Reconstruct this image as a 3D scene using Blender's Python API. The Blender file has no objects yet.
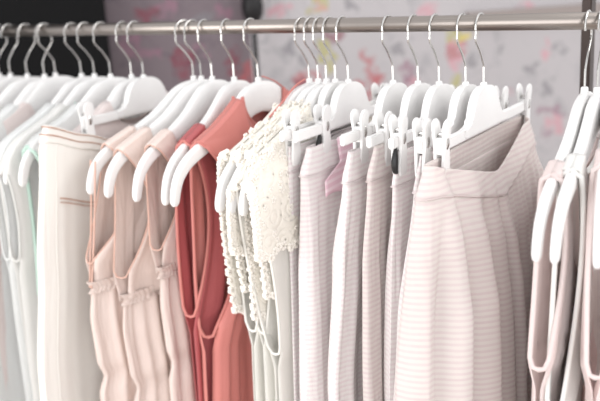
import bpy, bmesh, math, random
from mathutils import Vector, Matrix, noise
SC = bpy.context.scene
COL = SC.collection

# ------------------------------------------------------------------ camera
CAM = Vector((.423, -1.213, 1.689))
YAW, PIT, ROL = -.589, .266, -.059
fw = Vector((math.sin(YAW)*math.cos(PIT), math.cos(YAW)*math.cos(PIT), -math.sin(PIT)))
rt = Vector((math.cos(YAW), -math.sin(YAW), 0))
up = rt.cross(fw)
r2 = rt*math.cos(ROL)+up*math.sin(ROL)
u2 = -rt*math.sin(ROL)+up*math.cos(ROL)
cd = bpy.data.cameras.new('camera')
cam = bpy.data.objects.new('camera', cd)
COL.objects.link(cam)
cam.matrix_world = Matrix(((r2.x, u2.x, -fw.x, CAM.x), (r2.y, u2.y, -fw.y, CAM.y), (r2.z, u2.z, -fw.z, CAM.z), (0, 0, 0, 1)))
cd.sensor_width = 36
cd.lens = 36*840/600
cd.clip_start = .05
cd.dof.use_dof = True
cd.dof.focus_distance = 1.22
cd.dof.aperture_fstop = 3.0
SC.camera = cam

# ------------------------------------------------------------------ light
w = bpy.data.worlds.new('world')
SC.world = w
w.use_nodes = True
w.node_tree.nodes['Background'].inputs[0].default_value = (.985, .985, 1, 1)
w.node_tree.nodes['Background'].inputs[1].default_value = .96


def area(name, loc, target, size, power, color=(1, 1, 1)):
    l = bpy.data.lights.new(name, 'AREA')
    l.shape = 'RECTANGLE'
    l.size, l.size_y = size
    l.energy = power
    l.color = color
    o = bpy.data.objects.new(name, l)
    COL.objects.link(o)
    o.location = loc
    o.rotation_euler = (Vector(target)-Vector(loc)).to_track_quat('-Z', 'Y').to_euler()
    return o


area('left_soft_light', (-1.5, -2.6, 1.55), (-.4, 0, 1.1), (2.0, 2.2), 40, (1, .985, .965))  # unseen soft area light added at front left, not an actual window
area('overhead_fill_light', (1.3, .5, 2.7), (-.2, 0, 1.3), (1.2, .9), 14, (1, .98, .96))  # added fill from above right to brighten garment interiors, no real fixture
area('right_fill_light', (1.5, -2.1, 1.5), (-.4, 0, 1.2), (1.6, 1.8), 18, (1, .985, .975))  # added off-camera fill for the right-hand faces of the garments
SC.view_settings.view_transform = 'Standard'
SC.view_settings.look = 'None'
SC.view_settings.exposure = 0.3
SC.view_settings.gamma = 1
SC.view_settings.use_curve_mapping = False


# ------------------------------------------------------------------ materials
def lin(c):
    return tuple(((x/255)/12.92 if x/255 <= .04045 else ((x/255+.055)/1.055)**2.4) for x in c)+(1,)


class NT:
    def __init__(s, name):
        s.m = bpy.data.materials.new(name)
        s.m.use_nodes = True
        s.t = s.m.node_tree
        s.b = s.t.nodes['Principled BSDF']

    def n(s, typ, **k):
        nd = s.t.nodes.new(typ)
        for a, v in k.items():
            if a.startswith('i_'):
                nd.inputs[a[2:].replace('_', ' ')].default_value = v
            else:
                setattr(nd, a, v)
        return nd

    def l(s, a, b):
        s.t.links.new(a, b)

    def math(s, op, a, b=None, clamp=False):
        nd = s.t.nodes.new('ShaderNodeMath')
        nd.operation = op
        nd.use_clamp = clamp
        for i, x in enumerate((a, b)):
            if x is None:
                continue
            if isinstance(x, (int, float)):
                nd.inputs[i].default_value = x
            else:
                s.l(x, nd.inputs[i])
        return nd.outputs[0]

    def mix(s, fac, a, b):
        nd = s.t.nodes.new('ShaderNodeMix')
        nd.data_type = 'RGBA'
        for sk, x in ((0, fac), (6, a), (7, b)):
            if isinstance(x, (int, float, tuple)):
                nd.inputs[sk].default_value = x
            else:
                s.l(x, nd.inputs[sk])
        return nd.outputs[2]


def fabric(name, col, rough=.85, weave=900, bump=.15, sheen=.2, wrinkle=0.0, stripe=None, stripe_w=.0080, spec=.25, sss=0, diag=False):
    """cloth: faint thread weave, optional crosswise woven stripes and fine wrinkles"""
    s = NT(name)
    tc = s.n('ShaderNodeTexCoord')
    uv = tc.outputs['UV']
    b = s.b
    b.inputs['Roughness'].default_value = rough
    b.inputs['Specular IOR Level'].default_value = spec
    b.inputs['Sheen Weight'].default_value = sheen
    b.inputs['Sheen Roughness'].default_value = .5
    ns = s.n('ShaderNodeTexNoise', i_Scale=weave, i_Detail=2.0)
    s.l(uv, ns.inputs['Vector'])
    n2 = s.n('ShaderNodeTexNoise', i_Scale=9.0, i_Detail=3.0)
    s.l(uv, n2.inputs['Vector'])
    c0 = lin(col)
    c1 = tuple(x*.94 for x in c0[:3])+(1,)
    colr = s.mix(n2.outputs['Fac'], c1, c0)
    h = s.math('MULTIPLY', ns.outputs['Fac'], .0004)
    if wrinkle:
        mp = s.n('ShaderNodeMapping')
        mp.inputs['Scale'].default_value = (28, 7, 7)
        s.l(uv, mp.inputs['Vector'])
        n3 = s.n('ShaderNodeTexNoise', i_Scale=1.0, i_Detail=4.0, i_Distortion=.6)
        s.l(mp.outputs[0], n3.inputs['Vector'])
        h = s.math('ADD', h, s.math('MULTIPLY', n3.outputs['Fac'], wrinkle))
    if stripe:
        sp = s.n('ShaderNodeSeparateXYZ')
        s.l(uv, sp.inputs[0])
        n4 = s.n('ShaderNodeTexNoise', i_Scale=14.0, i_Detail=2.0)
        s.l(uv, n4.inputs['Vector'])
        v = s.math('ADD', sp.outputs['Y'], s.math('MULTIPLY', n4.outputs['Fac'], .004))
        ph = s.math('SINE', s.math('MULTIPLY', v, 2*math.pi/stripe_w))
        f = s.math('MULTIPLY', s.math('ADD', ph, 1.0), .5)
        f2 = s.math('MULTIPLY', s.math('SUBTRACT', f, .35), 2.2, True)
        n5 = s.n('ShaderNodeTexNoise', i_Scale=40.0, i_Detail=2.0)
        s.l(uv, n5.inputs['Vector'])
        f2 = s.math('MULTIPLY', f2, s.math('ADD', n5.outputs['Fac'], .35), True)
        colr = s.mix(f2, colr, lin(stripe))
        h = s.math('ADD', h, s.math('MULTIPLY', f, .0005))
    bp = s.n('ShaderNodeBump', i_Strength=min(1, bump*4), i_Distance=1.0)
    s.l(h, bp.inputs['Height'])
    s.l(bp.outputs[0], b.inputs['Normal'])
    s.l(colr, b.inputs['Base Color'])
    if sss:
        # thin cloth lets some light through
        tr = s.n('ShaderNodeBsdfTranslucent')
        s.l(colr, tr.inputs[0])
        mx = s.n('ShaderNodeMixShader')
        mx.inputs[0].default_value = sss
        out = [n for n in s.t.nodes if n.type == 'OUTPUT_MATERIAL'][0]
        s.l(b.outputs[0], mx.inputs[1])
        s.l(tr.outputs[0], mx.inputs[2])
        s.l(mx.outputs[0], out.inputs[0])
    return s.m


def plain(name, col, rough=.4, metal=0, spec=.5, bump=0, coat=0):
    s = NT(name)
    s.b.inputs['Roughness'].default_value = rough
    s.b.inputs['Metallic'].default_value = metal
    s.b.inputs['Specular IOR Level'].default_value = spec
    s.b.inputs['Coat Weight'].default_value = coat
    tc = s.n('ShaderNodeTexCoord')
    ns = s.n('ShaderNodeTexNoise', i_Scale=60.0, i_Detail=3.0)
    s.l(tc.outputs['Object'], ns.inputs['Vector'])
    c0 = lin(col)
    s.l(s.mix(ns.outputs['Fac'], tuple(x*.95 for x in c0[:3])+(1,), c0), s.b.inputs['Base Color'])
    if bump:
        bp = s.n('ShaderNodeBump', i_Strength=.4, i_Distance=bump)
        s.l(ns.outputs['Fac'], bp.inputs['Height'])
        s.l(bp.outputs[0], s.b.inputs['Normal'])
    return s.m


M = {}
M['plastic'] = plain('white_plastic', (233, 232, 231), .38, spec=.4)
M['plastic_cream'] = plain('ivory_plastic', (240, 236, 226), .4, spec=.4)
M['chrome'] = plain('chrome_wire', (205, 203, 200), .22, 1)
M['rubber'] = plain('black_rubber', (20, 20, 22), .3, spec=.6)
M['dark_metal'] = plain('dark_bronze_metal', (62, 50, 46), .5, .3)
M['black_metal'] = plain('black_metal', (24, 22, 24), .5, .2)
M['black_panel'] = plain('black_board', (17, 17, 18), .8, spec=.15)
M['white'] = fabric('white_cotton', (240, 239, 236), wrinkle=.004, sss=.25)
M['cool_white'] = fabric('cool_white_chiffon', (244, 245, 244), wrinkle=.005, sss=.35)
M['mint'] = fabric('mint_piping_cloth', (186, 212, 200), wrinkle=.002)
M['blush_white'] = fabric('pinkish_white_cotton', (240, 228, 225), wrinkle=.004, sss=.25)
M['cream_denim'] = fabric('cream_twill', (240, 236, 230), wrinkle=.003, sss=.1, weave=600)
M['brown_thread'] = fabric('brown_thread', (178, 128, 104))
M['blush'] = fabric('blush_crepe', (238, 221, 213), wrinkle=.014, sss=.2)
M['tan_binding'] = fabric('rosy_tan_binding', (220, 180, 164))
M['coral'] = fabric('coral_satin', (214, 134, 126), rough=.5, wrinkle=.004, sheen=.1, spec=.4, sss=.15)
M['rose'] = fabric('rose_satin', (188, 98, 100), rough=.5, wrinkle=.004, sheen=.1, spec=.4, sss=.15)
M['satin'] = fabric('white_satin', (243, 241, 235), rough=.5, wrinkle=.003, spec=.5, sss=.15)
M['stripe'] = fabric('pale_pink_seersucker', (243, 238, 236), wrinkle=.008, stripe=(233, 221, 222), sss=.15)
M['stripe_pink'] = fabric('rosy_seersucker', (242, 235, 231), wrinkle=.008, stripe=(231, 218, 217), sss=.35)
M['pink_lining'] = fabric('pink_patterned_lining', (232, 196, 208), stripe=(241, 219, 226), stripe_w=.012, wrinkle=.002)
M['pale_pink'] = fabric('pale_pink_voile', (247, 236, 234), wrinkle=.006, sss=.45)


def lace_material():
    s = NT('cream_crochet_lace')
    tc = s.n('ShaderNodeTexCoord')
    b = s.b
    b.inputs['Roughness'].default_value = .9
    b.inputs['Specular IOR Level'].default_value = .15
    b.inputs['Base Color'].default_value = lin((234, 229, 219))
    v = s.n('ShaderNodeTexVoronoi', i_Scale=120.0)
    s.l(tc.outputs['UV'], v.inputs['Vector'])
    v2 = s.n('ShaderNodeTexVoronoi', i_Scale=34.0)
    s.l(tc.outputs['UV'], v2.inputs['Vector'])
    rings = s.math('ABSOLUTE', s.math('SINE', s.math('MULTIPLY', v2.outputs['Distance'], 9.0)))
    h = s.math('ADD', s.math('MULTIPLY', v.outputs['Distance'], .8), rings)
    bp = s.n('ShaderNodeBump', i_Strength=.7, i_Distance=.0016)
    s.l(h, bp.inputs['Height'])
    s.l(bp.outputs[0], b.inputs['Normal'])
    # eyelets: real holes through the crochet
    hole = s.math('MULTIPLY', s.math('LESS_THAN', v2.outputs['Distance'], .09), 1.0)
    hole2 = s.math('LESS_THAN', v.outputs['Distance'], .17)
    n = s.n('ShaderNodeTexNoise', i_Scale=18.0)
    s.l(tc.outputs['UV'], n.inputs['Vector'])
    hole2 = s.math('MULTIPLY', hole2, s.math('GREATER_THAN', n.outputs['Fac'], .52))
    a = s.math('SUBTRACT', 1.0, s.math('MAXIMUM', hole, hole2), True)
    s.l(a, b.inputs['Alpha'])
    return s.m


M['lace'] = lace_material()
M['lace_edge'] = fabric('cream_crochet_edge', (242, 237, 229), weave=400, bump=.25)


# ------------------------------------------------------------------ object helpers
def link(name, me, mat, parent=None, smooth=True):
    o = bpy.data.objects.new(name, me)
    COL.objects.link(o)
    if mat:
        me.materials.append(mat)
    if parent:
        o.parent = parent
    if smooth:
        me.polygons.foreach_set('use_smooth', [True]*len(me.polygons))
    return o


def tag(o, label=None, cat=None, group=None, kind=None):
    if label:
        o['label'] = label
    if cat:
        o['category'] = cat
    if group:
        o['group'] = group
    if kind:
        o['kind'] = kind
    return o


def empty(name, loc, rz=0):
    o = bpy.data.objects.new(name, None)
    o.empty_display_size = .05
    COL.objects.link(o)
    o.location = loc
    o.rotation_euler.z = rz
    return o


def catmull(pts, n):
    """smooth resample of a list of equal-length tuples"""
    P = [Vector(p) for p in pts] if len(pts[0]) <= 4 else pts
    out = []
    m = len(P)
    for i in range(m-1):
        p0, p1, p2, p3 = P[max(i-1, 0)], P[i], P[i+1], P[min(i+2, m-1)]
        for k in range(n):
            t = k/n
            out.append(.5*((2*p1)+(p2-p0)*t+(2*p0-5*p1+4*p2-p3)*t*t+(3*p1-p0-3*p2+p3)*t**3))
    out.append(P[-1].copy())
    return out


def tube_bm(bm, pts, r, seg=8, ry=None, cap=True):
    """pipe along 3D points; r may be list"""
    pts = [Vector(p) for p in pts]
    rings = []
    ref = None
    for i, p in enumerate(pts):
        d = (pts[min(i+1, len(pts)-1)]-pts[max(i-1, 0)]).normalized()
        if ref is None:
            ref = Vector((1, 0, 0)) if abs(d.x) < .9 else Vector((0, 1, 0))
        a = (ref-d*ref.dot(d)).normalized()
        ref = a
        b = d.cross(a)
        ra = r[i] if isinstance(r, list) else r
        rb = (ry[i] if isinstance(ry, list) else ry) if ry is not None else ra
        ring = []
        for k in range(seg):
            t = 2*math.pi*k/seg
            ring.append(bm.verts.new(p+a*math.cos(t)*ra+b*math.sin(t)*rb))
        rings.append(ring)
    for A, B in zip(rings, rings[1:]):
        for k in range(seg):
            bm.faces.new((A[k], A[(k+1) % seg], B[(k+1) % seg], B[k]))
    if cap:
        bm.faces.new(rings[0][::-1])
        bm.faces.new(rings[-1])


def fin(bm, name):
    bmesh.ops.recalc_face_normals(bm, faces=bm.faces)
    me = bpy.data.meshes.new(name)
    bm.to_mesh(me)
    bm.free()
    return me


def tube(name, pts, r, mat, parent, seg=8, ry=None):
    bm = bmesh.new()
    tube_bm(bm, pts, r, seg, ry)
    return link(name, fin(bm, name), mat, parent)


def box(bm, lo, hi, bev=0):
    r = bmesh.ops.create_cube(bm, size=1)
    for v in r['verts']:
        v.co = Vector([(lo[i]+hi[i])/2+v.co[i]*(hi[i]-lo[i]) for i in range(3)])
    if bev:
        es = list({e for v in r['verts'] for e in v.link_edges})
        bmesh.ops.bevel(bm, geom=es, offset=bev, segments=2, affect='EDGES')


def boxobj(name, lo, hi, mat, parent=None, bev=0):
    bm = bmesh.new()
    box(bm, lo, hi, bev)
    return link(name, fin(bm, name), mat, parent, smooth=False)


def extrude_outline(bm, out, x0, x1, bev=.0012):
    """closed outline of (y,z) extruded along x with bevelled rims"""
    n = len(out)
    A = [bm.verts.new((x0, y, z)) for y, z in out]
    B = [bm.verts.new((x1, y, z)) for y, z in out]
    fa = bm.faces.new(A[::-1])
    fb = bm.faces.new(B)
    for k in range(n):
        bm.faces.new((A[k], A[(k+1) % n], B[(k+1) % n], B[k]))
    if bev:
        es = list(fa.edges)+list(fb.edges)
        bmesh.ops.bevel(bm, geom=es, offset=bev, segments=2, affect='EDGES')


def grid_mesh(name, fn, nu, nv, closed=False, scale=(1, 1), mat=None, parent=None, thick=.0012, uvf=None, subsurf=False):
    """cloth surface; fn(u,v)->xyz, u across 0..1, v down 0..1; uv in metres"""
    me = bpy.data.meshes.new(name)
    cols = nu if closed else nu+1
    P = [[Vector(fn(i/nu, j/nv)) for i in range(cols)] for j in range(nv+1)]
    verts = [p for row in P for p in row]
    faces = []
    for j in range(nv):
        for i in range(nu):
            i2 = (i+1) % cols
            faces.append((j*cols+i, j*cols+i2, (j+1)*cols+i2, (j+1)*cols+i))
    me.from_pydata(verts, [], faces)
    uvl = me.uv_layers.new(name='UVMap')
    # arc length of the middle row gives u, drop gives v
    for pi, poly in enumerate(me.polygons):
        j, i = divmod(pi, nu)
        cs = ((i, j), (i+1, j), (i+1, j+1), (i, j+1))
        for li, (a, b) in zip(poly.loop_indices, cs):
            z = P[b][a % cols].z
            uvl.data[li].uv = (a/nu*scale[0], -z)
    o = link(name, me, mat, parent)
    if thick:
        md = o.modifiers.new('thickness', 'SOLIDIFY')
        md.thickness = thick
        md.offset = 0
    return o


def interp(tab, z):
    """tab rows (z, a, b, ...) with z descending; smooth interpolation"""
    if z >= tab[0][0]:
        return tab[0][1:]
    for p, q in zip(tab, tab[1:]):
        if z >= q[0]:
            t = (p[0]-z)/(p[0]-q[0])
            t = t*t*(3-2*t)*.5+t*.5
            return tuple(a+(b-a)*t for a, b in zip(p[1:], q[1:]))
    return tab[-1][1:]


def nz(a, b, c):
    return noise.noise(Vector((a, b, c)))


# ------------------------------------------------------------------ setting
fl = plain('warm_grey_floor', (196, 186, 178), .5)
floor = boxobj('floor', (-4, -4.5, -.05), (3, 4, 0), fl)
tag(floor, kind='structure')

rh = Vector((math.cos(YAW), -math.sin(YAW), 0))
fh = Vector((math.sin(YAW), math.cos(YAW), 0))
wd = (rh+.2*fh).normalized()
W0 = Vector((CAM.x, CAM.y, 0))+2.9*fh
wrot = math.atan2(wd.y, wd.x)

# wallpaper blossoms are (u, z, radius u, radius z, colour, strength)


def wallpaper(name, base, blooms, line=(150, 148, 152), lines=.8):
    s = NT(name)
    b = s.b
    b.inputs['Roughness'].default_value = .8
    b.inputs['Specular IOR Level'].default_value = .2
    tc = s.n('ShaderNodeTexCoord')
    ob = tc.outputs['Object']
    n = s.n('ShaderNodeTexNoise', i_Scale=22.0, i_Detail=3.0)
    s.l(ob, n.inputs['Vector'])
    sub = s.n('ShaderNodeVectorMath', operation='SUBTRACT')
    s.l(n.outputs['Color'], sub.inputs[0])
    sub.inputs[1].default_value = (.5, .5, .5)
    sc = s.n('ShaderNodeVectorMath', operation='SCALE')
    s.l(sub.outputs[0], sc.inputs[0])
    sc.inputs['Scale'].default_value = .11
    ad = s.n('ShaderNodeVectorMath', operation='ADD')
    s.l(ob, ad.inputs[0])
    s.l(sc.outputs[0], ad.inputs[1])
    vec = ad.outputs[0]
    n0 = s.n('ShaderNodeTexNoise', i_Scale=2.5, i_Detail=3.0)
    s.l(ob, n0.inputs['Vector'])
    c0 = lin(base)
    col = s.mix(n0.outputs['Fac'], tuple(x*.88 for x in c0[:3])+(1,), c0)
    # pencil-like sketch twigs
    nl = s.n('ShaderNodeTexNoise', i_Scale=5.0, i_Detail=2.0, i_Distortion=1.2)
    s.l(ob, nl.inputs['Vector'])
    d = s.math('ABSOLUTE', s.math('SUBTRACT', nl.outputs['Fac'], .5))
    k = s.math('SUBTRACT', 1.0, s.math('MULTIPLY', d, 60.0), True)
    ns = s.n('ShaderNodeTexNoise', i_Scale=3.1)
    s.l(vec, ns.inputs['Vector'])
    k = s.math('MULTIPLY', k, s.math('MULTIPLY', s.math('SUBTRACT', ns.outputs['Fac'], .42), 6.0, True))
    col = s.mix(s.math('MULTIPLY', k, lines), col, lin(line))
    nb = s.n('ShaderNodeTexNoise', i_Scale=11.0, i_Detail=2.0)
    s.l(vec, nb.inputs['Vector'])
    gb = s.math('MULTIPLY', s.math('SUBTRACT', nb.outputs['Fac'], .60), 9.0, True)
    col = s.mix(s.math('MULTIPLY', gb, .45), col, lin(line))
    sp = s.n('ShaderNodeSeparateXYZ')
    s.l(vec, sp.inputs[0])
    np_ = s.n('ShaderNodeTexNoise', i_Scale=34.0, i_Detail=2.0)
    s.l(ob, np_.inputs['Vector'])
    for (u, z, ru, rz, c, st) in blooms:
        a = s.math('DIVIDE', s.math('SUBTRACT', sp.outputs['X'], u), ru)
        e = s.math('DIVIDE', s.math('SUBTRACT', sp.outputs['Z'], z), rz)
        q = s.math('ADD', s.math('MULTIPLY', a, a), s.math('MULTIPLY', e, e))
        f = s.math('MULTIPLY', s.math('SUBTRACT', 1.0, q), 3.0, True)
        f = s.math('MULTIPLY', f, s.math('MULTIPLY', s.math('SUBTRACT', np_.outputs['Fac'], .36), 7.0, True))
        col = s.mix(s.math('MULTIPLY', f, st), col, lin(c))
    s.l(col, b.inputs['Base Color'])
    return s.m


RED, DRED, PINK, OLIVE, YEL, GREY, MAUVE = (178, 92, 96), (130, 62, 76), (206, 150, 160), (176, 170, 84), (214, 196, 110), (128, 126, 130), (150, 112, 128)
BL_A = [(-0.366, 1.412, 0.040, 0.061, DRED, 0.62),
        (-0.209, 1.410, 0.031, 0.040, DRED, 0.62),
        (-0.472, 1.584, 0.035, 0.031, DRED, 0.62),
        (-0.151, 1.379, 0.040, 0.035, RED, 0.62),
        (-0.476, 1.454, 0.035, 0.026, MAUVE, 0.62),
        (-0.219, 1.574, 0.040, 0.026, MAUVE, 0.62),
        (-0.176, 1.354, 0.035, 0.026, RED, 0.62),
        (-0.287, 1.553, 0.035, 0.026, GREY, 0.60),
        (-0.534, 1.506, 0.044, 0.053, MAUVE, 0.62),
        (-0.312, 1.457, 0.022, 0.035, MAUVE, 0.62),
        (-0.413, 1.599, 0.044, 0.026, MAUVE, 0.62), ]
BL_B = [(-0.042, 1.569, 0.031, 0.031, PINK, 0.62),
        (0.102, 1.579, 0.040, 0.040, OLIVE, 0.62),
        (0.108, 1.566, 0.031, 0.018, PINK, 0.62),
        (0.114, 1.409, 0.026, 0.061, OLIVE, 0.62),
        (0.153, 1.483, 0.035, 0.035, DRED, 0.62),
        (0.252, 1.392, 0.031, 0.026, RED, 0.62),
        (0.283, 1.344, 0.031, 0.035, RED, 0.62),
        (0.303, 1.315, 0.026, 0.026, RED, 0.62),
        (0.251, 1.271, 0.040, 0.040, RED, 0.62),
        (0.223, 1.301, 0.031, 0.022, RED, 0.62),
        (0.040, 1.330, 0.044, 0.040, RED, 0.62),
        (0.014, 1.308, 0.035, 0.031, DRED, 0.62),
        (0.379, 1.406, 0.026, 0.031, GREY, 0.60),
        (0.402, 1.328, 0.040, 0.044, MAUVE, 0.62),
        (0.431, 1.298, 0.026, 0.031, PINK, 0.62),
        (0.390, 1.287, 0.026, 0.022, MAUVE, 0.62),
        (0.582, 1.439, 0.040, 0.031, OLIVE, 0.62),
        (0.585, 1.384, 0.035, 0.040, RED, 0.62),
        (0.582, 1.401, 0.018, 0.031, PINK, 0.62),
        (0.589, 1.334, 0.026, 0.022, PINK, 0.62),
        (0.584, 1.274, 0.031, 0.040, OLIVE, 0.62),
        (0.619, 1.430, 0.026, 0.018, YEL, 0.62),
        (0.934, 1.364, 0.022, 0.061, PINK, 0.62),
        (0.993, 1.360, 0.040, 0.022, GREY, 0.60),
        (0.877, 1.297, 0.026, 0.026, GREY, 0.60),
        (0.941, 1.234, 0.031, 0.026, GREY, 0.60),
        (0.927, 1.147, 0.026, 0.022, MAUVE, 0.62),
        (0.975, 1.135, 0.031, 0.022, MAUVE, 0.62),
        (0.960, 1.099, 0.035, 0.022, PINK, 0.62),
        (0.788, 1.225, 0.022, 0.022, PINK, 0.62),
        (0.752, 1.385, 0.022, 0.022, GREY, 0.60),
        (0.933, 1.064, 0.035, 0.022, MAUVE, 0.62),
        (0.491, 1.528, 0.035, 0.026, PINK, 0.62),
        (0.206, 1.566, 0.026, 0.022, GREY, 0.60),
        (-0.009, 1.452, 0.026, 0.035, GREY, 0.60),
        (0.846, 1.518, 0.035, 0.018, PINK, 0.62),
        (0.022, 1.392, 0.022, 0.031, GREY, 0.60),
        (0.653, 1.350, 0.022, 0.022, GREY, 0.60),
        (0.997, 1.073, 0.026, 0.022, PINK, 0.62), ]
WALL = dict(split=-.142, dark=-.60, joint=1.588, strip=(1.478, 1.518, .62, 1.3))



def wallpart(name, u0, u1, z0, z1, d, mat, off=0):
    o = boxobj(name, (u0, -off-d, z0), (u1, -off, z1), mat)
    o.location = W0
    o.rotation_euler.z = wrot
    return tag(o, kind='structure')


wallpart('wall_back', WALL['split'], 2.2, 0, 3.0, .03, wallpaper('pale_floral_wallpaper', (188, 184, 186), BL_B))
wallpart('wall_back_left', -2.8, WALL['split'], 0, 3.0, .03, wallpaper('shaded_floral_wallpaper', (124, 113, 118), BL_A, (92, 84, 92)))  # shade on the left section is put into a darker, greyer wallpaper colour
wallpart('trim_1', WALL['strip'][2], WALL['strip'][3], WALL['strip'][0], WALL['strip'][1], .03, plain('taupe_painted_wood', (150, 140, 136), .6), .03)
dp = boxobj('partition_panel', (-2.6, -.16, 0), (WALL['dark'], -.12, 2.6), M['black_panel'], bev=.003)
dp.location = W0
dp.rotation_euler.z = wrot
tag(dp, 'tall black partition panel in the background behind the left end of the rail', 'panel')

# black stand pole with a rounded joint, in front of the wallpaper
pl = W0+wd*(WALL['split']+.005)-.09*Vector((-wd.y, wd.x, 0))
root = tag(empty('display_pole', (pl.x, pl.y, 0)), 'thin black upright pole with a rounded joint against the floral wall', 'pole')
tube('pole', [(0, 0, .01), (0, 0, 2.6)], .0085, M['black_metal'], root, 16)
jz = WALL['joint']
tube('joint', [(0, 0, jz-.062), (0, 0, jz-.05), (0, 0, jz-.03), (0, 0, jz), (0, 0, jz+.04), (0, 0, jz+.06)], [.010, .020, .032, .036, .03, .012], M['black_metal'], root, 20)
tube('foot', [(0, 0, 0), (0, 0, .012), (0, 0, .016)], [.035, .035, .015], M['black_metal'], root, 32)

# ------------------------------------------------------------------ the clothes rack
RZ, RR = 1.6, .012
s = NT('brushed_steel')
s.b.inputs['Metallic'].default_value = 1
s.b.inputs['Roughness'].default_value = .3
tc = s.n('ShaderNodeTexCoord')
mp = s.n('ShaderNodeMapping')
mp.inputs['Scale'].default_value = (6, 900, 900)
s.l(tc.outputs['Object'], mp.inputs['Vector'])
ns = s.n('ShaderNodeTexNoise', i_Scale=1.0, i_Detail=3.0)
s.l(mp.outputs[0], ns.inputs['Vector'])
s.l(s.mix(ns.outputs['Fac'], lin((134, 127, 122)), lin((166, 158, 152))), s.b.inputs['Base Color'])
M['steel'] = s.m
rack = tag(empty('clothes_rack', (0, 0, 0)), 'brushed steel clothes rack rail carrying all the hangers', 'clothes rack')
tube('rail', [(-2.28, 0, RZ), (.73, 0, RZ)], RR, M['steel'], rack, 40)
for ux in (.74, -2.29):
    bm = bmesh.new()
    box(bm, (ux-.0125, -.0125, 0), (ux+.0125, .0125, RZ+.03), .002)
    link('upright', fin(bm, 'upright'), M['dark_metal'], rack, False)
    bm = bmesh.new()
    box(bm, (ux-.02, -.3, 0), (ux+.02, .3, .03), .004)
    link('foot', fin(bm, 'foot'), M['dark_metal'], rack, False)
post = tag(empty('display_post', (.029, .315, 0)), 'dark bronze upright post behind the rail at the right end', 'post')
bm = bmesh.new()
box(bm, (-.0085, -.015, 0), (.0085, .015, 2.3), .002)
link('post', fin(bm, 'post'), M['dark_metal'], post, False)
bm = bmesh.new()
box(bm, (-.05, -.05, 0), (.05, .05, .012), .003)
link('base_plate', fin(bm, 'base_plate'), M['dark_metal'], post, False)

NZ = RZ+RR-.105+.0018      # neck top height; hook rests on rail


# ------------------------------------------------------------------ hangers
HO = .012                  # the neck hangs a little off the rail's centre line


def spot(s, sgn=1):
    """where the neck of a hanger sits for rail position s"""
    return (s-sgn*(.005+.007*max(0, -s)), HO*sgn, NZ)


def hook_pts(sgn=1):
    R = .0205
    cz = .105-R
    pts = [(0, -.012), (0, .0), (0, .020), (-.0015, .029), (-.0150, .048), (-.0320, .066)]
    pts = [(y, z) for y, z in pts]
    for a in range(196, -26, -14):
        t = math.radians(a)
        pts.append((R*math.cos(t)-HO, cz+R*math.sin(t)))
    P = [Vector((0, y*sgn, z)) for y, z in pts]
    return catmull(P, 4)


def hook_mesh(sgn):
    bm = bmesh.new()
    tube_bm(bm, hook_pts(sgn), .0017, 10)
    return fin(bm, 'hook')


HOOK = {1: hook_mesh(1), -1: hook_mesh(-1)}
for h in HOOK.values():
    h.materials.append(M['chrome'])

ARM = [(0, -.033, .028, .0085), (.03, -.038, .0275, .0085), (.055, -.051, .0245, .008), (.09, -.068, .0185, .008), (.13, -.083, .0145, .008),
       (.17, -.097, .0125, .0072), (.205, -.112, .0112, .0068), (.228, -.132, .0100, .0064), (.239, -.155, .0092, .006), (.2425, -.170, .0078, .0055), (.243, -.176, .004, .003)]


def body_mesh(path, name, neck=True, seg=18):
    pts = catmull([Vector(p) for p in path], 4)
    full = [Vector((-p[0], p[1], p[2], p[3])) for p in pts[::-1]]+pts[1:]
    bm = bmesh.new()
    rings = []
    for i, p in enumerate(full):
        a, b = full[max(i-1, 0)], full[min(i+1, len(full)-1)]
        d = Vector((0, b[0]-a[0], b[1]-a[1])).normalized()
        nrm = Vector((0, -d.z, d.y))
        c = Vector((0, p[0], p[1]))
        ring = []
        for k in range(seg):
            t = 2*math.pi*k/seg
            cs, sn = math.cos(t), math.sin(t)
            ex = .62
            xx = math.copysign(abs(cs)**ex, cs)*p[3]
            yy = math.copysign(abs(sn)**ex, sn)*p[2]
            ring.append(bm.verts.new(c+Vector((xx, 0, 0))+nrm*yy))
        rings.append(ring)
    for A, B in zip(rings, rings[1:]):
        for k in range(seg):
            bm.faces.new((A[k], A[(k+1) % seg], B[(k+1) % seg], B[k]))
    bm.faces.new(rings[0])
    bm.faces.new(rings[-1])
    if neck:
        tube_bm(bm, [(0, 0, -.012), (0, 0, .0), (0, 0, .0015)], [.0058, .0052, .004], 16)
    return fin(bm, name)


COAT = body_mesh(ARM, 'hanger_body')
COAT.materials.append(M['plastic'])
CBZ = -.065


def bell_mesh():
    """solid bell-shaped centre panel, straight clip bar running through its foot"""
    half = [(.0, -.0035), (.016, -.0045), (.033, -.011), (.045, -.022), (.053, -.037), (.058, -.049), (.066, -.0545), (.078, -.0575), (.088, -.058)]
    half = [tuple(p) for p in catmull([Vector((a, b)) for a, b in half], 3)]
    out = [(-a, b) for a, b in half[::-1]]+half[1:]+[(.088, -.072), (-.088, -.072)]
    bm = bmesh.new()
    extrude_outline(bm, out, -.0065, .0065, .003)
    box(bm, (-.0042, -.172, CBZ-.0085), (.0042, .190, CBZ+.0085), .002)
    tube_bm(bm, [(0, 0, -.012), (0, 0, .0), (0, 0, .0015)], [.0058, .0052, .004], 16)
    return fin(bm, 'hanger_body')


CBODY = bell_mesh()
CBODY.materials.append(M['plastic'])


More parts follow.
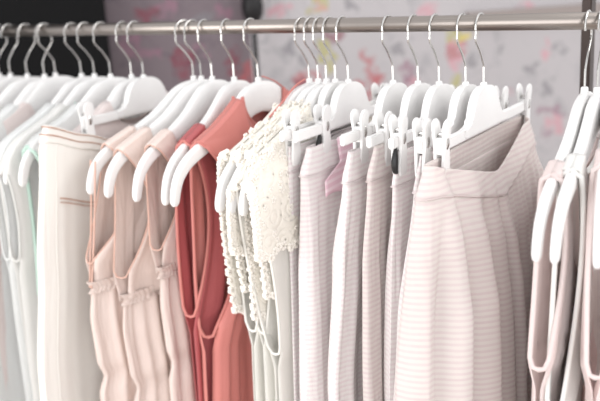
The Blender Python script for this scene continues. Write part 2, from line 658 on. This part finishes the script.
def clip_mesh():
    """pair of rounded paddles hinged over the bar, long jaws below"""
    bm = bmesh.new()
    top = .038
    out = []
    for a in range(190, -11, -20):          # round thumb pad
        t = math.radians(a)
        out.append((.0125*math.cos(t), top-.0125+.0125*math.sin(t)))
    out += [(.0095, .010), (.0085, -.004), (.0095, -.018), (.0125, -.034), (.0125, -.044)]
    out += [(.009, -.052), (-.009, -.052), (-.0125, -.044), (-.0125, -.034), (-.0095, -.018), (-.0085, -.004), (-.0095, .010)]
    extrude_outline(bm, out, .0044, .0086, .0013)
    extrude_outline(bm, out, -.0086, -.0044, .0013)
    box(bm, (-.0060, -.0080, -.012), (.0060, .0080, .012), .001)
    # the paddles lean together at the jaws and apart at the thumb pads
    for v in bm.verts:
        z = v.co.z
        sx = 1 if v.co.x > 0 else -1
        if abs(v.co.x) > .0040 and abs(v.co.y) != .0085:
            v.co.x += sx*(.08*max(0, z-.005)) - sx*.05*max(0, -.010-z)
    return fin(bm, 'clip')


CLIP = clip_mesh()
CLIP.materials.append(M['plastic'])


def spring_mesh():
    bm = bmesh.new()
    pts = []
    for a in range(-60, 241, 15):
        t = math.radians(a)
        pts.append(Vector((.0098*math.cos(t), 0, .004+.013*math.sin(t))))
    tube_bm(bm, pts, .0018, 6, .004)
    return fin(bm, 'spring')


SPRING = spring_mesh()
SPRING.materials.append(M['chrome'])


def pad_mesh():
    bm = bmesh.new()
    pts = catmull([Vector((.0005, -.011, -.008)), Vector((.001, -.0150, -.018)), Vector((.001, -.0175, -.031)), Vector((.001, -.0155, -.043)), Vector((.001, -.006, -.046))], 5)
    n = len(pts)
    tube_bm(bm, pts, [.0018+.0034*math.sin(math.pi*i/(n-1)) for i in range(n)], 8)
    return fin(bm, 'rubber_pad')


PAD = pad_mesh()
PAD.materials.append(M['rubber'])


def hanger(s, yaw, label, sgn=1, y0=0, tilt=0):
    r = empty('coat_hanger', spot(s, sgn), yaw)
    tag(r, label, 'hanger', 'white hangers on the rail')
    for n, me in (('hook', HOOK[sgn]), ('hanger_body', COAT)):
        o = bpy.data.objects.new(n, me)
        COL.objects.link(o)
        o.parent = r
    return r


def clip_hanger(s, yaw, label, near=-.155, far=.155, pad=False):
    r = empty('clip_hanger', spot(s), yaw)
    tag(r, label, 'hanger', 'white hangers on the rail')
    for n, me in (('hook', HOOK[1]), ('hanger_body', CBODY)):
        o = bpy.data.objects.new(n, me)
        COL.objects.link(o)
        o.parent = r
    for y in (near, far):
        c = bpy.data.objects.new('clip', CLIP)
        COL.objects.link(c)
        c.parent = r
        c.location = (0, y, CBZ)
        sp = bpy.data.objects.new('spring', SPRING)
        COL.objects.link(sp)
        sp.parent = c
        if pad and y == near:
            p = bpy.data.objects.new('rubber_pad', PAD)
            COL.objects.link(p)
            p.parent = c
            p['label'] = 'black rubber pad'
    return r


# ------------------------------------------------------------------ garments
def arm_top(y):
    """height of the upper edge of a coat hanger at lateral y"""
    a = abs(y)
    T = [(0, -.005), (.03, -.010), (.055, -.024), (.09, -.046), (.13, -.067), (.17, -.082), (.205, -.096), (.228, -.112), (.243, -.135), (.254, -.165)]
    for p, q in zip(T, T[1:]):
        if a <= q[0]:
            t = (a-p[0])/(q[0]-p[0])
            return p[1]+(q[1]-p[1])*t
    return -.16


class Top:
    """sleeveless garment: front and back panel meeting over the hanger arms and at the side seams"""
    def __init__(s, yo=.19, yi=.10, neck=.10, arm=.20, w=.2, wb=.24, zb=-.75, t=.02, tb=.03, gap=.012, fold=.008, ff=9, seed=1, cut=.02, backneck=.05, skew=0, backcut=.35):
        s.__dict__.update(locals())
        s.za = arm_top(yo)-arm

    def edge(s, z, side=1):
        """half width of the cloth at height z"""
        zt = arm_top(s.yo)
        if z > s.za:
            t = min(1, max(0, (zt-z)/s.arm))
            base = s.yo+(s.w-s.yo)*t**1.6
            return base-(s.cut if side > 0 else s.cut*s.backcut)*math.sin(math.pi*min(1, t*1.05))**.9*(1 if t < .95 else 1)
        t = (s.za-z)/(s.za-s.zb)
        return s.w+(s.wb-s.w)*t

    def g(s, z):
        zt = arm_top(s.yo)
        t = min(1, max(0, (zt-z)/s.arm))
        return s.gap*math.sin(math.pi*min(t, 1)**.75)**.6 if 0 < t < 1 else 0

    def topz(s, u, side):
        a = abs(u)*s.yo
        if a >= s.yi:
            return arm_top(a)+.0035
        nd = s.neck if side > 0 else s.backneck
        q = a/s.yi
        z1 = arm_top(s.yi)+.0035
        return z1-nd*(1-q**2.6)**.6

    def pt(s, u, v, side):
        zt = s.topz(u, side)
        v = v*(.10+.90*v)
        z = zt+(s.zb-zt)*v
        e = s.edge(z, side)
        y = u*(e if z < arm_top(s.yo) else s.yo)
        if z > s.za:
            # keep straps over the arm, only the outer part follows the armhole
            y = u*s.yo+(u*e-u*s.yo)*abs(u)**1.5
        drop = min(1, max(0, (zt-z)/.05))
        down = min(1, max(0, (-.05-z)/(-.05-s.zb)))
        th = (s.t+(s.tb-s.t)*down)*(1-abs(u)**3)**.5*drop
        base = .0108*min(1, (zt-z)/.0025)**.7 if zt > z else 0
        close = 1 if z > s.za else max(0, 1-(s.za-z)/.03)
        x = side*(base*(1 if z > s.za-.0 else .25+.75*close)+th+s.g(z)*abs(u)**3)
        amp = s.fold*min(1, max(0, (zt-z-.03)/.2))
        f = nz(u*s.ff*.5+s.seed*7.3, z*1.1+s.seed, side*2.1)*1.5+.6*nz(u*s.ff+3, z*1.6, s.seed+side)
        x += amp*f*(1-.6*abs(u)**6)
        y += amp*.9*nz(z*2.5+s.seed, side*1.0+u, 4.4)
        if z <= s.za:
            pass
        return Vector((x+s.skew*min(0, z+.1), y, z))

    def build(s, root, mat, name='panel', mat2=None, nu=56, nv=90, rows=None):
        for side, nm in ((1, 'front_panel'), (-1, 'back_panel')):
            grid_mesh(nm, lambda u, v: s.pt(u*2-1, v, side), nu, nv, mat=(mat2 if (mat2 and side < 0) else mat), parent=root, scale=(.45, 1))

    def edge_pts(s, side, end=-1, upto=1.0, n=26):
        """points down an armhole edge, near side when end=-1"""
        zt = s.topz(1, side)
        out = []
        for k in range(n+1):
            z = zt+(s.za-zt)*upto*k/n
            q = (zt-z)/(zt-s.zb)
            v = (-.10+math.sqrt(.01+3.6*q))/1.8
            out.append(s.pt(end, v, side))
        return out

    def binding(s, root, mat, r=.0022, ends=(-1,)):
        for e in ends:
            a = s.edge_pts(1, e)
            b = s.edge_pts(-1, e)
            low = (a[-1]+b[-1])/2+Vector((0, 0, -.004))
            a[-1] = (a[-1]+low)/2+Vector((.002, 0, 0))
            b[-1] = (b[-1]+low)/2-Vector((.002, 0, 0))
            tube('armhole_binding', a+[low]+b[::-1], r, mat, root, 8)

    def neckline(s, root, mat, r=.0018):
        for side in (1, -1):
            P = []
            for k in range(41):
                u = (k/20-1)*s.yi/s.yo
                P.append(s.pt(u, 0, side)+Vector((side*.0105, 0, 0)))
            tube('neck_binding', P, r, mat, root, 6)


class Tube:
    """closed hanging tube (skirt, trouser body, dress body). rows: z, ynear, yfar, t_minus, t_plus"""
    def __init__(s, rows, fold=.01, ff=10, seed=1, sharp=1.0, sag=0, drift=1.0, top_free=.03, xo=0, ex=.8, droop=None, peak=0, pinch=()):
        s.__dict__.update(locals())

    def pt(s, th, v):
        zt, zb = s.rows[0][0], s.rows[-1][0]
        c, sn = math.cos(th), math.sin(th)
        z = zt+(zb-zt)*v
        yn, yf, tm, tp = interp(s.rows, z)
        hw, yc = (yf-yn)/2, (yf+yn)/2
        y = yc+hw*math.copysign(abs(c)**s.ex, c)
        t = tp if sn > 0 else tm
        x = math.copysign(abs(sn)**s.ex, sn)*t
        if s.sag and sn > 0:
            r0 = interp(s.rows, zt)
            q = (y-s.peak)/((r0[1]-.10-s.peak) if y > s.peak else (s.peak-r0[0]))
            z -= s.sag*max(0, 1-math.sqrt(q*q+.012)+.0)*min(1, sn*2.5)*(1-v)**2
        if s.droop:
            z -= interp(s.droop, -y)[0]*(1-v)**2
        amp = s.fold*min(1, max(0, (zt-z-s.top_free)/.16))
        q = math.copysign(1-abs(c), c)
        a = c*s.ff*.5
        f = nz(a+s.seed*5.1, z*s.drift+s.seed, (2.0 if sn > 0 else -2.0))*1.7
        f += .55*nz(a*2.3+s.seed, z*s.drift*1.4, 3.0 if sn > 0 else -3.0)
        f = math.copysign(abs(f)**s.sharp, f)
        k = abs(sn)**.35
        x += amp*f*k
        y += amp*.5*nz(z*2+s.seed, sn, 9.1)
        kz = max(0, 1-max(0, zt-z-s.sag*.5)/.075)
        for yp in s.pinch:
            x *= 1-.78*math.exp(-((y-yp)/.024)**2)*kz
        return Vector((x+s.xo, y, z))

    def build(s, name, root, mat, nu=160, nv=90, v0=0, v1=1, thick=.0012, swell=0):
        def fn(u, v):
            th = -2*math.pi*u
            p = s.pt(th, v0+(v1-v0)*v)
            if swell:
                p.x += math.copysign(swell, math.sin(th))*abs(math.sin(th))
                p.y += swell*math.cos(th)
            return p
        return grid_mesh(name, fn, nu, nv, closed=True, mat=mat, parent=root, scale=(.8, 1), thick=thick)

    def line(s, name, root, mat, th, v0, v1, r=.0008, n=30, off=.0015):
        P = []
        for k in range(n+1):
            p = s.pt(th, v0+(v1-v0)*k/n)
            P.append(p+Vector((math.sin(th)*off, math.cos(th)*off, 0)))
        return tube(name, P, r, mat, root, 5)

    def ring(s, name, root, mat, v, r=.0008, th0=0, th1=2*math.pi, n=90, off=.0015):
        P = []
        for k in range(n+1):
            th = th0+(th1-th0)*k/n
            p = s.pt(th, v)
            P.append(p+Vector((math.copysign(off, math.sin(th)), math.cos(th)*off, 0)))
        return tube(name, P, r, mat, root, 5)


def groot(name, s, yaw, label, cat, group=None, sgn=1):
    return tag(empty(name, spot(s, sgn), yaw), label, cat, group)


# ---- left end: reversed hangers with pale blouses
HG = 'pale blouses at the left end of the rail'
left = [
    (-1.172, -.02, -1, 'white', 'first white blouse at the far left end of the rail', 'leftmost white hanger, its hook turned the other way'),
    (-1.134, .03, -1, 'blush_white', 'pinkish white blouse second from the left end', 'white hanger second from the left end, hook turned backwards'),
    (-1.078, -.03, -1, 'white', 'white blouse third from the left end of the rail', 'white hanger third from the left end, hook turned backwards'),
    (-1.023, .02, -1, 'cool_white', 'cool white blouse fourth from the left end', 'white hanger fourth from the left end, the last with its hook turned backwards'),
    (-.992, -.02, 1, 'blush_white', 'pinkish white blouse fifth from the left end', 'white hanger fifth from the left end, touching the last backward hook'),
    (-.913, .02, 1, 'cool_white', 'cool white blouse with wide shoulders sixth from the left end', 'white hanger sixth from the left, standing apart before the black panel'),
    (-.875, -.03, 1, 'white', 'thin white blouse just left of the mint-edged camisole', 'white hanger seventh from the left, just left of the mint-edged camisole'),
]
for i, (sx, yw, sg, mt, gl, hl) in enumerate(left):
    hanger(sx, yw, hl, sg)
    g = groot('blouse', sx, yw, gl, 'blouse', HG, sg)
    T = Top(yo=.250, yi=.085, neck=.07, arm=.17, w=.25, wb=.26, zb=-.72, t=.006, tb=.012, gap=.004, fold=.008, seed=20+i, cut=.006)
    T.build(g, M[mt], nu=36, nv=50)
    T.binding(g, M[mt], .0022)
# mint edged camisole
hanger(-.829, -.04, 'white hanger whose curved arm tip sticks out of the mint-edged camisole')
g = groot('camisole', -.829, -.04, 'sheer white camisole with mint green piped armhole, left of the cream trousers', 'camisole')
T = Top(yo=.222, yi=.09, neck=.12, arm=.30, w=.235, wb=.27, zb=-.72, t=.010, tb=.016, gap=.012, fold=.008, seed=3, cut=.03)
T.build(g, M['cool_white'], nu=44, nv=70)
T.binding(g, M['mint'], .0036)
T.neckline(g, M['mint'])
# cream garment behind the trousers' hanger
hanger(-.771, .07, 'white hanger half hidden behind the dome of the trouser hanger')
g = groot('blouse', -.771, .07, 'pale blouse squeezed between camisole and cream trousers', 'blouse', HG)
T = Top(yo=.250, yi=.08, neck=.06, arm=.16, w=.245, wb=.26, zb=-.7, t=.006, tb=.008, gap=.003, fold=.004, seed=31)
T.build(g, M['blush_white'], nu=36, nv=50)

# ---- cream trousers on a clip hanger
clip_hanger(-.739, 0, 'white clip hanger holding the cream trousers', near=-.16, far=.16)
g = groot('trousers', -.739, 0, 'cream straight trousers with brown stitching, clipped up by the waistband', 'trousers')
DR = [(.26, 0), (.18, .030), (.108, .054), (0, .058), (-.1, .035), (-.2, .02)]
BR = [(-.052, -.252, .20, .018, .009), (-.10, -.272, .205, .022, .012), (-.3, -.308, .22, .026, .014), (-.5, -.340, .23, .028, .012), (-.98, -.39, .23, .03, .012)]
B = Tube(BR, fold=.006, ff=6, seed=4, ex=.45, droop=DR)
B.build('trouser_body', g, M['cream_denim'])
B.build('waistband', g, M['cream_denim'], nv=10, v1=.034, swell=.0018, thick=.0025)
B.ring('stitching', g, M['brown_thread'], .003, .0009, off=.004)
B.ring('stitching', g, M['brown_thread'], .018, .0009, off=.004)
B.line('side_seam', g, M['cream_denim'], math.radians(143), .03, .9, .0010)
for k0, rr_ in ((0, .0010), (.008, .0008)):
    pk = [B.pt(math.radians(140-k*2.0), .142+k0+.0004*k)+Vector((.003, 0, 0)) for k in range(30)]
    tube('pocket_seam', pk, rr_, M['brown_thread'], g, 5)

# ---- blush dresses
BG = 'blush dresses with elastic waists'
bl = [
    (-.612, -.23, -.24, 'white hanger with the leftmost arm tip beside the cream trousers', 'blush dress nearest the cream trousers, with thin tan straps', .205, .30, -.345, 51, .268),
    (-.593, -.11, 0, 'white hanger with its arm tip between the first two blush dresses', 'middle blush dress with a deep armhole and gathered waist', .212, .32, -.368, 52, .238),
    (-.567, .06, 0, 'white hanger with its arm tip in front of the third blush dress', 'blush dress just left of the dark rose top', .195, .28, -.318, 53, .205),
]
for (sx, yw, dy, hl, gl, yo, ah, wz, sd, w) in bl:
    hanger(sx, yw, hl)
    g = groot('dress', sx, yw, gl, 'dress', BG)
    T = Top(yo=yo, yi=.145, neck=.20, arm=ah-.10, w=w, wb=w, zb=wz, t=.008, tb=.014, gap=.003, fold=.014, ff=16, seed=sd, cut=.050, backcut=.0)
    T.build(g, M['blush'], nu=70, nv=60)
    T.binding(g, M['tan_binding'], .0013)
    # elastic waist ruffle
    e = T.edge(wz)
    Rf = Tube([(wz+.012, -e-.004, e+.006, .018, .018), (wz-.002, -e+.004, e-.006, .014, .014), (wz-.010, -e-.003, e+.006, .019, .019)], fold=0, seed=sd)

    def rf(u, v, Rf=Rf, sd=sd):
        th = -2*math.pi*u
        p = Rf.pt(th, v)
        k = .0025*math.sin(u*2*math.pi*70+sd)*(.4+abs(v-.5)*1.6)
        p.x += math.sin(th)*k
        p.y += math.cos(th)*k
        return p
    grid_mesh('waist_ruffle', rf, 280, 8, closed=True, mat=M['blush'], parent=g)
    wq = wz-.175
    S = Tube([(wz-.006, -e, e, .014, .014), (wz-.06, -e-.008, e+.01, .020, .022), (wq+.03, -e-.004, e+.01, .024, .026), (wq, -e+.006, e, .015, .016), (wq-.03, -e-.006, e+.02, .022, .028), (-.95, -e-.03, e+.03, .024, .03)], fold=.013, ff=22, seed=sd, drift=.8, top_free=-.1)
    S.build('dress_skirt', g, M['blush'], nu=220, nv=60)
    if sd == 51:
        for dx in (-.006, .006):
            P = catmull([Vector((dx*1.2, -.232, -.118)), Vector((dx, -.243, -.2)), Vector((dx*.8, -.256, -.28)), Vector((dx*.5, -.268, -.345))], 6)
            tube('shoulder_strap', P, .0016, M['tan_binding'], g, 6)

# ---- coral tops
hanger(-.516, .11, 'white hanger whose arm tip hangs beside the dark rose top')
g = groot('tank_top', -.516, .11, 'dark rose sleeveless top with a long narrow armhole, next to the blush dresses', 'top', 'coral sleeveless tops')
T = Top(yo=.178, yi=.125, neck=.12, arm=.30, w=.205, wb=.225, zb=-.72, t=.012, tb=.014, gap=.009, fold=.016, ff=18, seed=61, cut=.035, backcut=0)
T.build(g, M['rose'], nu=70, nv=80)
T.binding(g, M['coral'], .0028)
hanger(-.462, -.03, 'white hanger with its bare arm tip coming out of the coral top')
g = groot('tank_top', -.462, -.03, 'coral sleeveless top with a wide shoulder, just left of the white lace tops', 'top', 'coral sleeveless tops')
T = Top(yo=.176, yi=.062, neck=.06, arm=.34, w=.19, wb=.215, zb=-.72, t=.014, tb=.022, gap=.010, fold=.018, ff=18, seed=62, cut=.075, backcut=0, backneck=.03)
T.build(g, M['coral'], nu=80, nv=80)
T.binding(g, M['coral'], .0030)
T.neckline(g, M['coral'], .0032)

# ---- white lace tops


def lace_top(sx, yw, gl, seed, yo, yoke, lt=.006, trail=True):
    g = groot('lace_top', sx, yw, gl, 'top', 'white lace tops')
    T = Top(yo=yo, yi=.07, neck=.09, arm=.30, w=.190, wb=.205, zb=-.72, t=.004, tb=.006, gap=.008, fold=.006, ff=10, seed=seed, cut=.018)
    T.build(g, M['satin'], nu=50, nv=70)
    T.binding(g, M['satin'], .0026)
    # lace yoke lies over the satin and hangs free at the near edge
    L = Top(yo=yo+.004, yi=.07, neck=.088, arm=.36, w=yo-.006, wb=yo-.004, zb=yoke, t=lt+.006, tb=lt+.010, gap=.012, fold=.010, ff=16, seed=seed+5, cut=-.006)

    def lift(u, v, side):
        p = L.pt(u, v, side)
        # scalloped hem
        p.x += side*.0025
        if v > .85:
            p.z += .010*abs(math.sin(u*14))*(v-.85)/.15
        p.z += .0022
        return p
    for side, nm in ((1, 'lace_front'), (-1, 'lace_back')):
        grid_mesh(nm, lambda u, v: lift(u*2-1, v, side), 60, 50, mat=M['lace'], parent=g, scale=(.45, 1), thick=.0018)
    # crochet picots along the near edges and the hem
    bm = bmesh.new()
    rnd = random.Random(seed)

    def picot(p, r, n=6, flat=.5):
        ph = rnd.random()*6
        for k in range(n):
            a = 2*math.pi*k/n+ph
            c = p+Vector((rnd.uniform(-1, 1)*.12, math.cos(a), math.sin(a)))*r*.60
            m = Matrix.Translation(c) @ Matrix.Diagonal((r*flat, r*.46, r*.46, 1))
            bmesh.ops.create_icosphere(bm, subdivisions=1, radius=1, matrix=m)
    for side in (1, -1):
        for k in range(26):
            p = lift(-1, .02+.98*k/25, side)+Vector((side*.003, -.001, 0))
            picot(p, .0085+.002*rnd.random())
        for k in range(40):
            picot(lift(k/39*2-1, 1, side), .0085)
    # raised crochet blossoms strewn over the yoke
    for k in range(150):
        u = -1+.85*rnd.random()
        v = rnd.random()**1.3*.95
        side = 1 if rnd.random() < .75 else -1
        picot(lift(u, v, side)+Vector((side*.0012, 0, .001)), .0050+.003*rnd.random(), 5, .22)
    me = fin(bm, 'crochet_edge')
    link('crochet_edge', me, M['lace_edge'], g)
    return g, T, L


hanger(-.354, -.10, 'white hanger whose tip pokes out of the first lace top, nearest the coral top')
lace_top(-.354, -.10, 'white top with a scalloped crochet lace yoke, next to the coral top', 71, .203, -.37)
hanger(-.336, -.08, 'white hanger of the second lace top, its tip just right of the first one')
lace_top(-.336, -.08, 'second white crochet lace top, to the right of the first one', 72, .200, -.33, lt=.003)
hanger(-.3195, -.05, 'white hanger squeezed between the lace tops and the first seersucker trousers')
lace_top(-.3195, -.05, 'third white crochet lace top, right beside the first seersucker trousers', 75, .238, -.25, lt=.002)

# ---- seersucker trousers and skirts on clip hangers
TG = 'pale pink striped seersucker clothes'


def striped(name, sx, yaw, label, cat, rows, wb, seed, mat='stripe', fold=.008, ff=9, near=-.155, far=.155, pad=False, hl='', sag=0, sharp=1, crease=None):
    clip_hanger(sx, yaw, hl, near, far, pad)
    g = groot(name, sx, yaw, label, cat, TG)
    zt = rows[0][0]
    zb = rows[-1][0]
    T = Tube(rows, fold=fold, ff=ff, seed=seed, sag=sag, sharp=sharp, ex=.7, top_free=wb, pinch=(near, far))
    vw = wb/(zt-zb)
    T.build('cloth_body', g, M[mat], nu=180, nv=90, v0=vw*.9)
    T.build('waistband', g, M[mat], nu=140, nv=10, v1=vw, swell=.0012, thick=.0022)
    T.ring('waist_seam', g, M['brown_thread' if False else mat], vw, .0009, off=.002)
    if crease:
        T.line('front_crease', g, M[mat], math.radians(crease), vw, 1, .0012, off=.001)
    return g, T


striped('trousers', -.302, 0, 'white seersucker trousers behind the pink lining, beside the lace tops', 'trousers',
        [(-.085, -.15, .16, .006, .006), (-.2, -.165, .17, .007, .007), (-.9, -.20, .19, .008, .008)], .04, 80, fold=.003, near=-.14, hl='white clip hanger nearest the lace tops')
g, T = striped('trousers', -.277, 0, 'seersucker trousers with pink patterned lining showing at the waist', 'trousers',
               [(-.088, -.135, .16, .008, .010), (-.13, -.158, .165, .011, .018), (-.3, -.185, .18, .012, .030), (-.48, -.20, .19, .013, .034), (-.92, -.22, .2, .013, .034)], .042, 81,
               fold=.013, ff=10, near=-.088, pad=True, hl='white clip hanger with a black rubber pad above the pink lining')
# pink pocket lining turned out under the clip
def lining(u, v):
    left = -.074-.050*min(1, max(0, (v-.45)/.25))
    y = left+(.030-left)*u-.012*v
    return (.017+.012*v+.002*math.sin(u*7+v*3), y, -.084-.082*v-.012*u*v+.003*math.sin(u*9))


grid_mesh('pink_lining', lining, 20, 20, mat=M['pink_lining'], parent=g, scale=(.12, 1), thick=.0012)['label'] = 'pink patterned lining'

striped('trousers', -.194, 0, 'seersucker trousers right of the pink lining, creased down the near leg', 'trousers',
        [(-.086, -.150, .16, .008, .009), (-.13, -.168, .17, .014, .014), (-.25, -.20, .18, .030, .018), (-.45, -.235, .2, .034, .016), (-.92, -.25, .2, .034, .016)], .045, 82,
        fold=.015, ff=12, near=-.115, crease=100, hl='white clip hanger fourth from the big gathered skirt')
striped('trousers', -.150, 0, 'seersucker trousers with plain flat waistband, third from the big gathered skirt', 'trousers',
        [(-.074, -.148, .16, .009, .008), (-.12, -.172, .17, .012, .010), (-.25, -.196, .18, .012, .012), (-.45, -.21, .2, .012, .014), (-.92, -.22, .2, .012, .014)], .05, 83,
        mat='stripe_pink', fold=.010, ff=12, near=-.120, hl='white clip hanger third from the big gathered skirt')
striped('trousers', -.114, 0, 'pinkish seersucker trousers held by a clip with a black rubber pad', 'trousers',
        [(-.080, -.150, .16, .008, .008), (-.13, -.165, .17, .010, .010), (-.25, -.185, .18, .012, .012), (-.45, -.20, .2, .012, .014), (-.92, -.20, .2, .012, .014)], .05, 84,
        fold=.010, ff=12, near=-.145, pad=True, hl='white clip hanger second from the big gathered skirt, its clip with a black pad')
striped('skirt', -.070, 0, 'pale seersucker skirt directly behind the big gathered skirt', 'skirt',
        [(-.080, -.165, .17, .008, .006), (-.13, -.185, .19, .012, .008), (-.3, -.24, .22, .016, .010), (-.5, -.27, .24, .018, .010), (-.92, -.29, .25, .018, .010)], .05, 85,
        fold=.006, ff=10, near=-.16, hl='white clip hanger directly behind the one with the big gathered skirt')

# the large gathered skirt in front
clip_hanger(-.041, 0, 'white clip hanger carrying the big gathered skirt', -.160, .190)
g = groot('skirt', -.041, 0, 'large pale pink seersucker skirt gathered under a curved open waistband', 'skirt', TG)
zt, zb = -.082, -.95
rows = [(-.082, -.215, .205, .008, .030), (-.13, -.246, .222, .012, .046), (-.2, -.268, .235, .014, .060), (-.37, -.302, .25, .015, .076), (-.62, -.325, .25, .016, .088), (-.95, -.335, .25, .018, .092)]
G = Tube(rows, fold=.024, ff=15, seed=91, sag=.052, peak=-.025, pinch=(-.160, .19), sharp=.8, ex=.9, drift=.35, top_free=.045)
vw = .040/(zt-zb)
G.build('cloth_body', g, M['stripe_pink'], nu=360, nv=130, v0=vw*.9)
G.build('waistband', g, M['stripe_pink'], nu=200, nv=12, v1=vw, swell=.0015, thick=.0026)
G.ring('waist_seam', g, M['stripe_pink'], vw, .0011, off=.002, n=160)
sl = [G.pt(math.radians(55), .25+.12*k/12)+Vector((.003, 0, 0)) for k in range(13)]
tube('pocket_edge', sl, .0018, M['stripe'], g, 6)

# ---- right end: pale camisoles on curved hangers
RG = 'pale camisoles at the right end of the rail'
rr = [
    (.106, .05, -1, 'white hanger first of the group at the right end, its tip left of the others', 'pale pink camisole first of the right end group, with a bound deep armhole', 'pale_pink', .178, .34, 101),
    (.1235, .07, -1, 'white hanger second of the group at the right end', 'white camisole between the two pink ones at the right end', 'white', .165, .40, 102),
    (.141, .20, -1, 'white hanger at the very right edge, half cut by the frame', 'pinkish camisole at the very right edge of the rail', 'pale_pink', .15, .35, 103),
]
for (sx, yw, sg, hl, gl, mt, yo, ah, sd) in rr:
    hanger(sx, yw, hl, sg)
    g = groot('camisole', sx, yw, gl, 'camisole', RG, sg)
    T = Top(yo=yo, yi=yo-.035, neck=.19, arm=ah-.1, w=.225, wb=.26, zb=-.75, t=.005, tb=.012, gap=.004, fold=.012, ff=16, seed=sd, cut=.030, backcut=.2)
    T.build(g, M[mt], nu=50, nv=80)
    T.binding(g, M[mt], .0034)

# thin coral ribbon loops lying over two hangers
for nm, sx, yw, ys, lb in (('ribbon', -.462, -.03, (.012, .05, .085, .12), 'coral ribbon lying over the far arm of the hanger with the coral top'),
                           ('ribbon', -.354, -.10, (-.012, -.04, -.075, -.11), 'thin coral ribbon over the near arm of the first lace top hanger')):
    g = groot(nm, sx, yw, lb, 'ribbon')
    P = catmull([Vector((.0, y, arm_top(y)+.0085)) for y in ys], 6)
    tube('ribbon_band', P, .0022, M['coral'], g, 8, .0012)
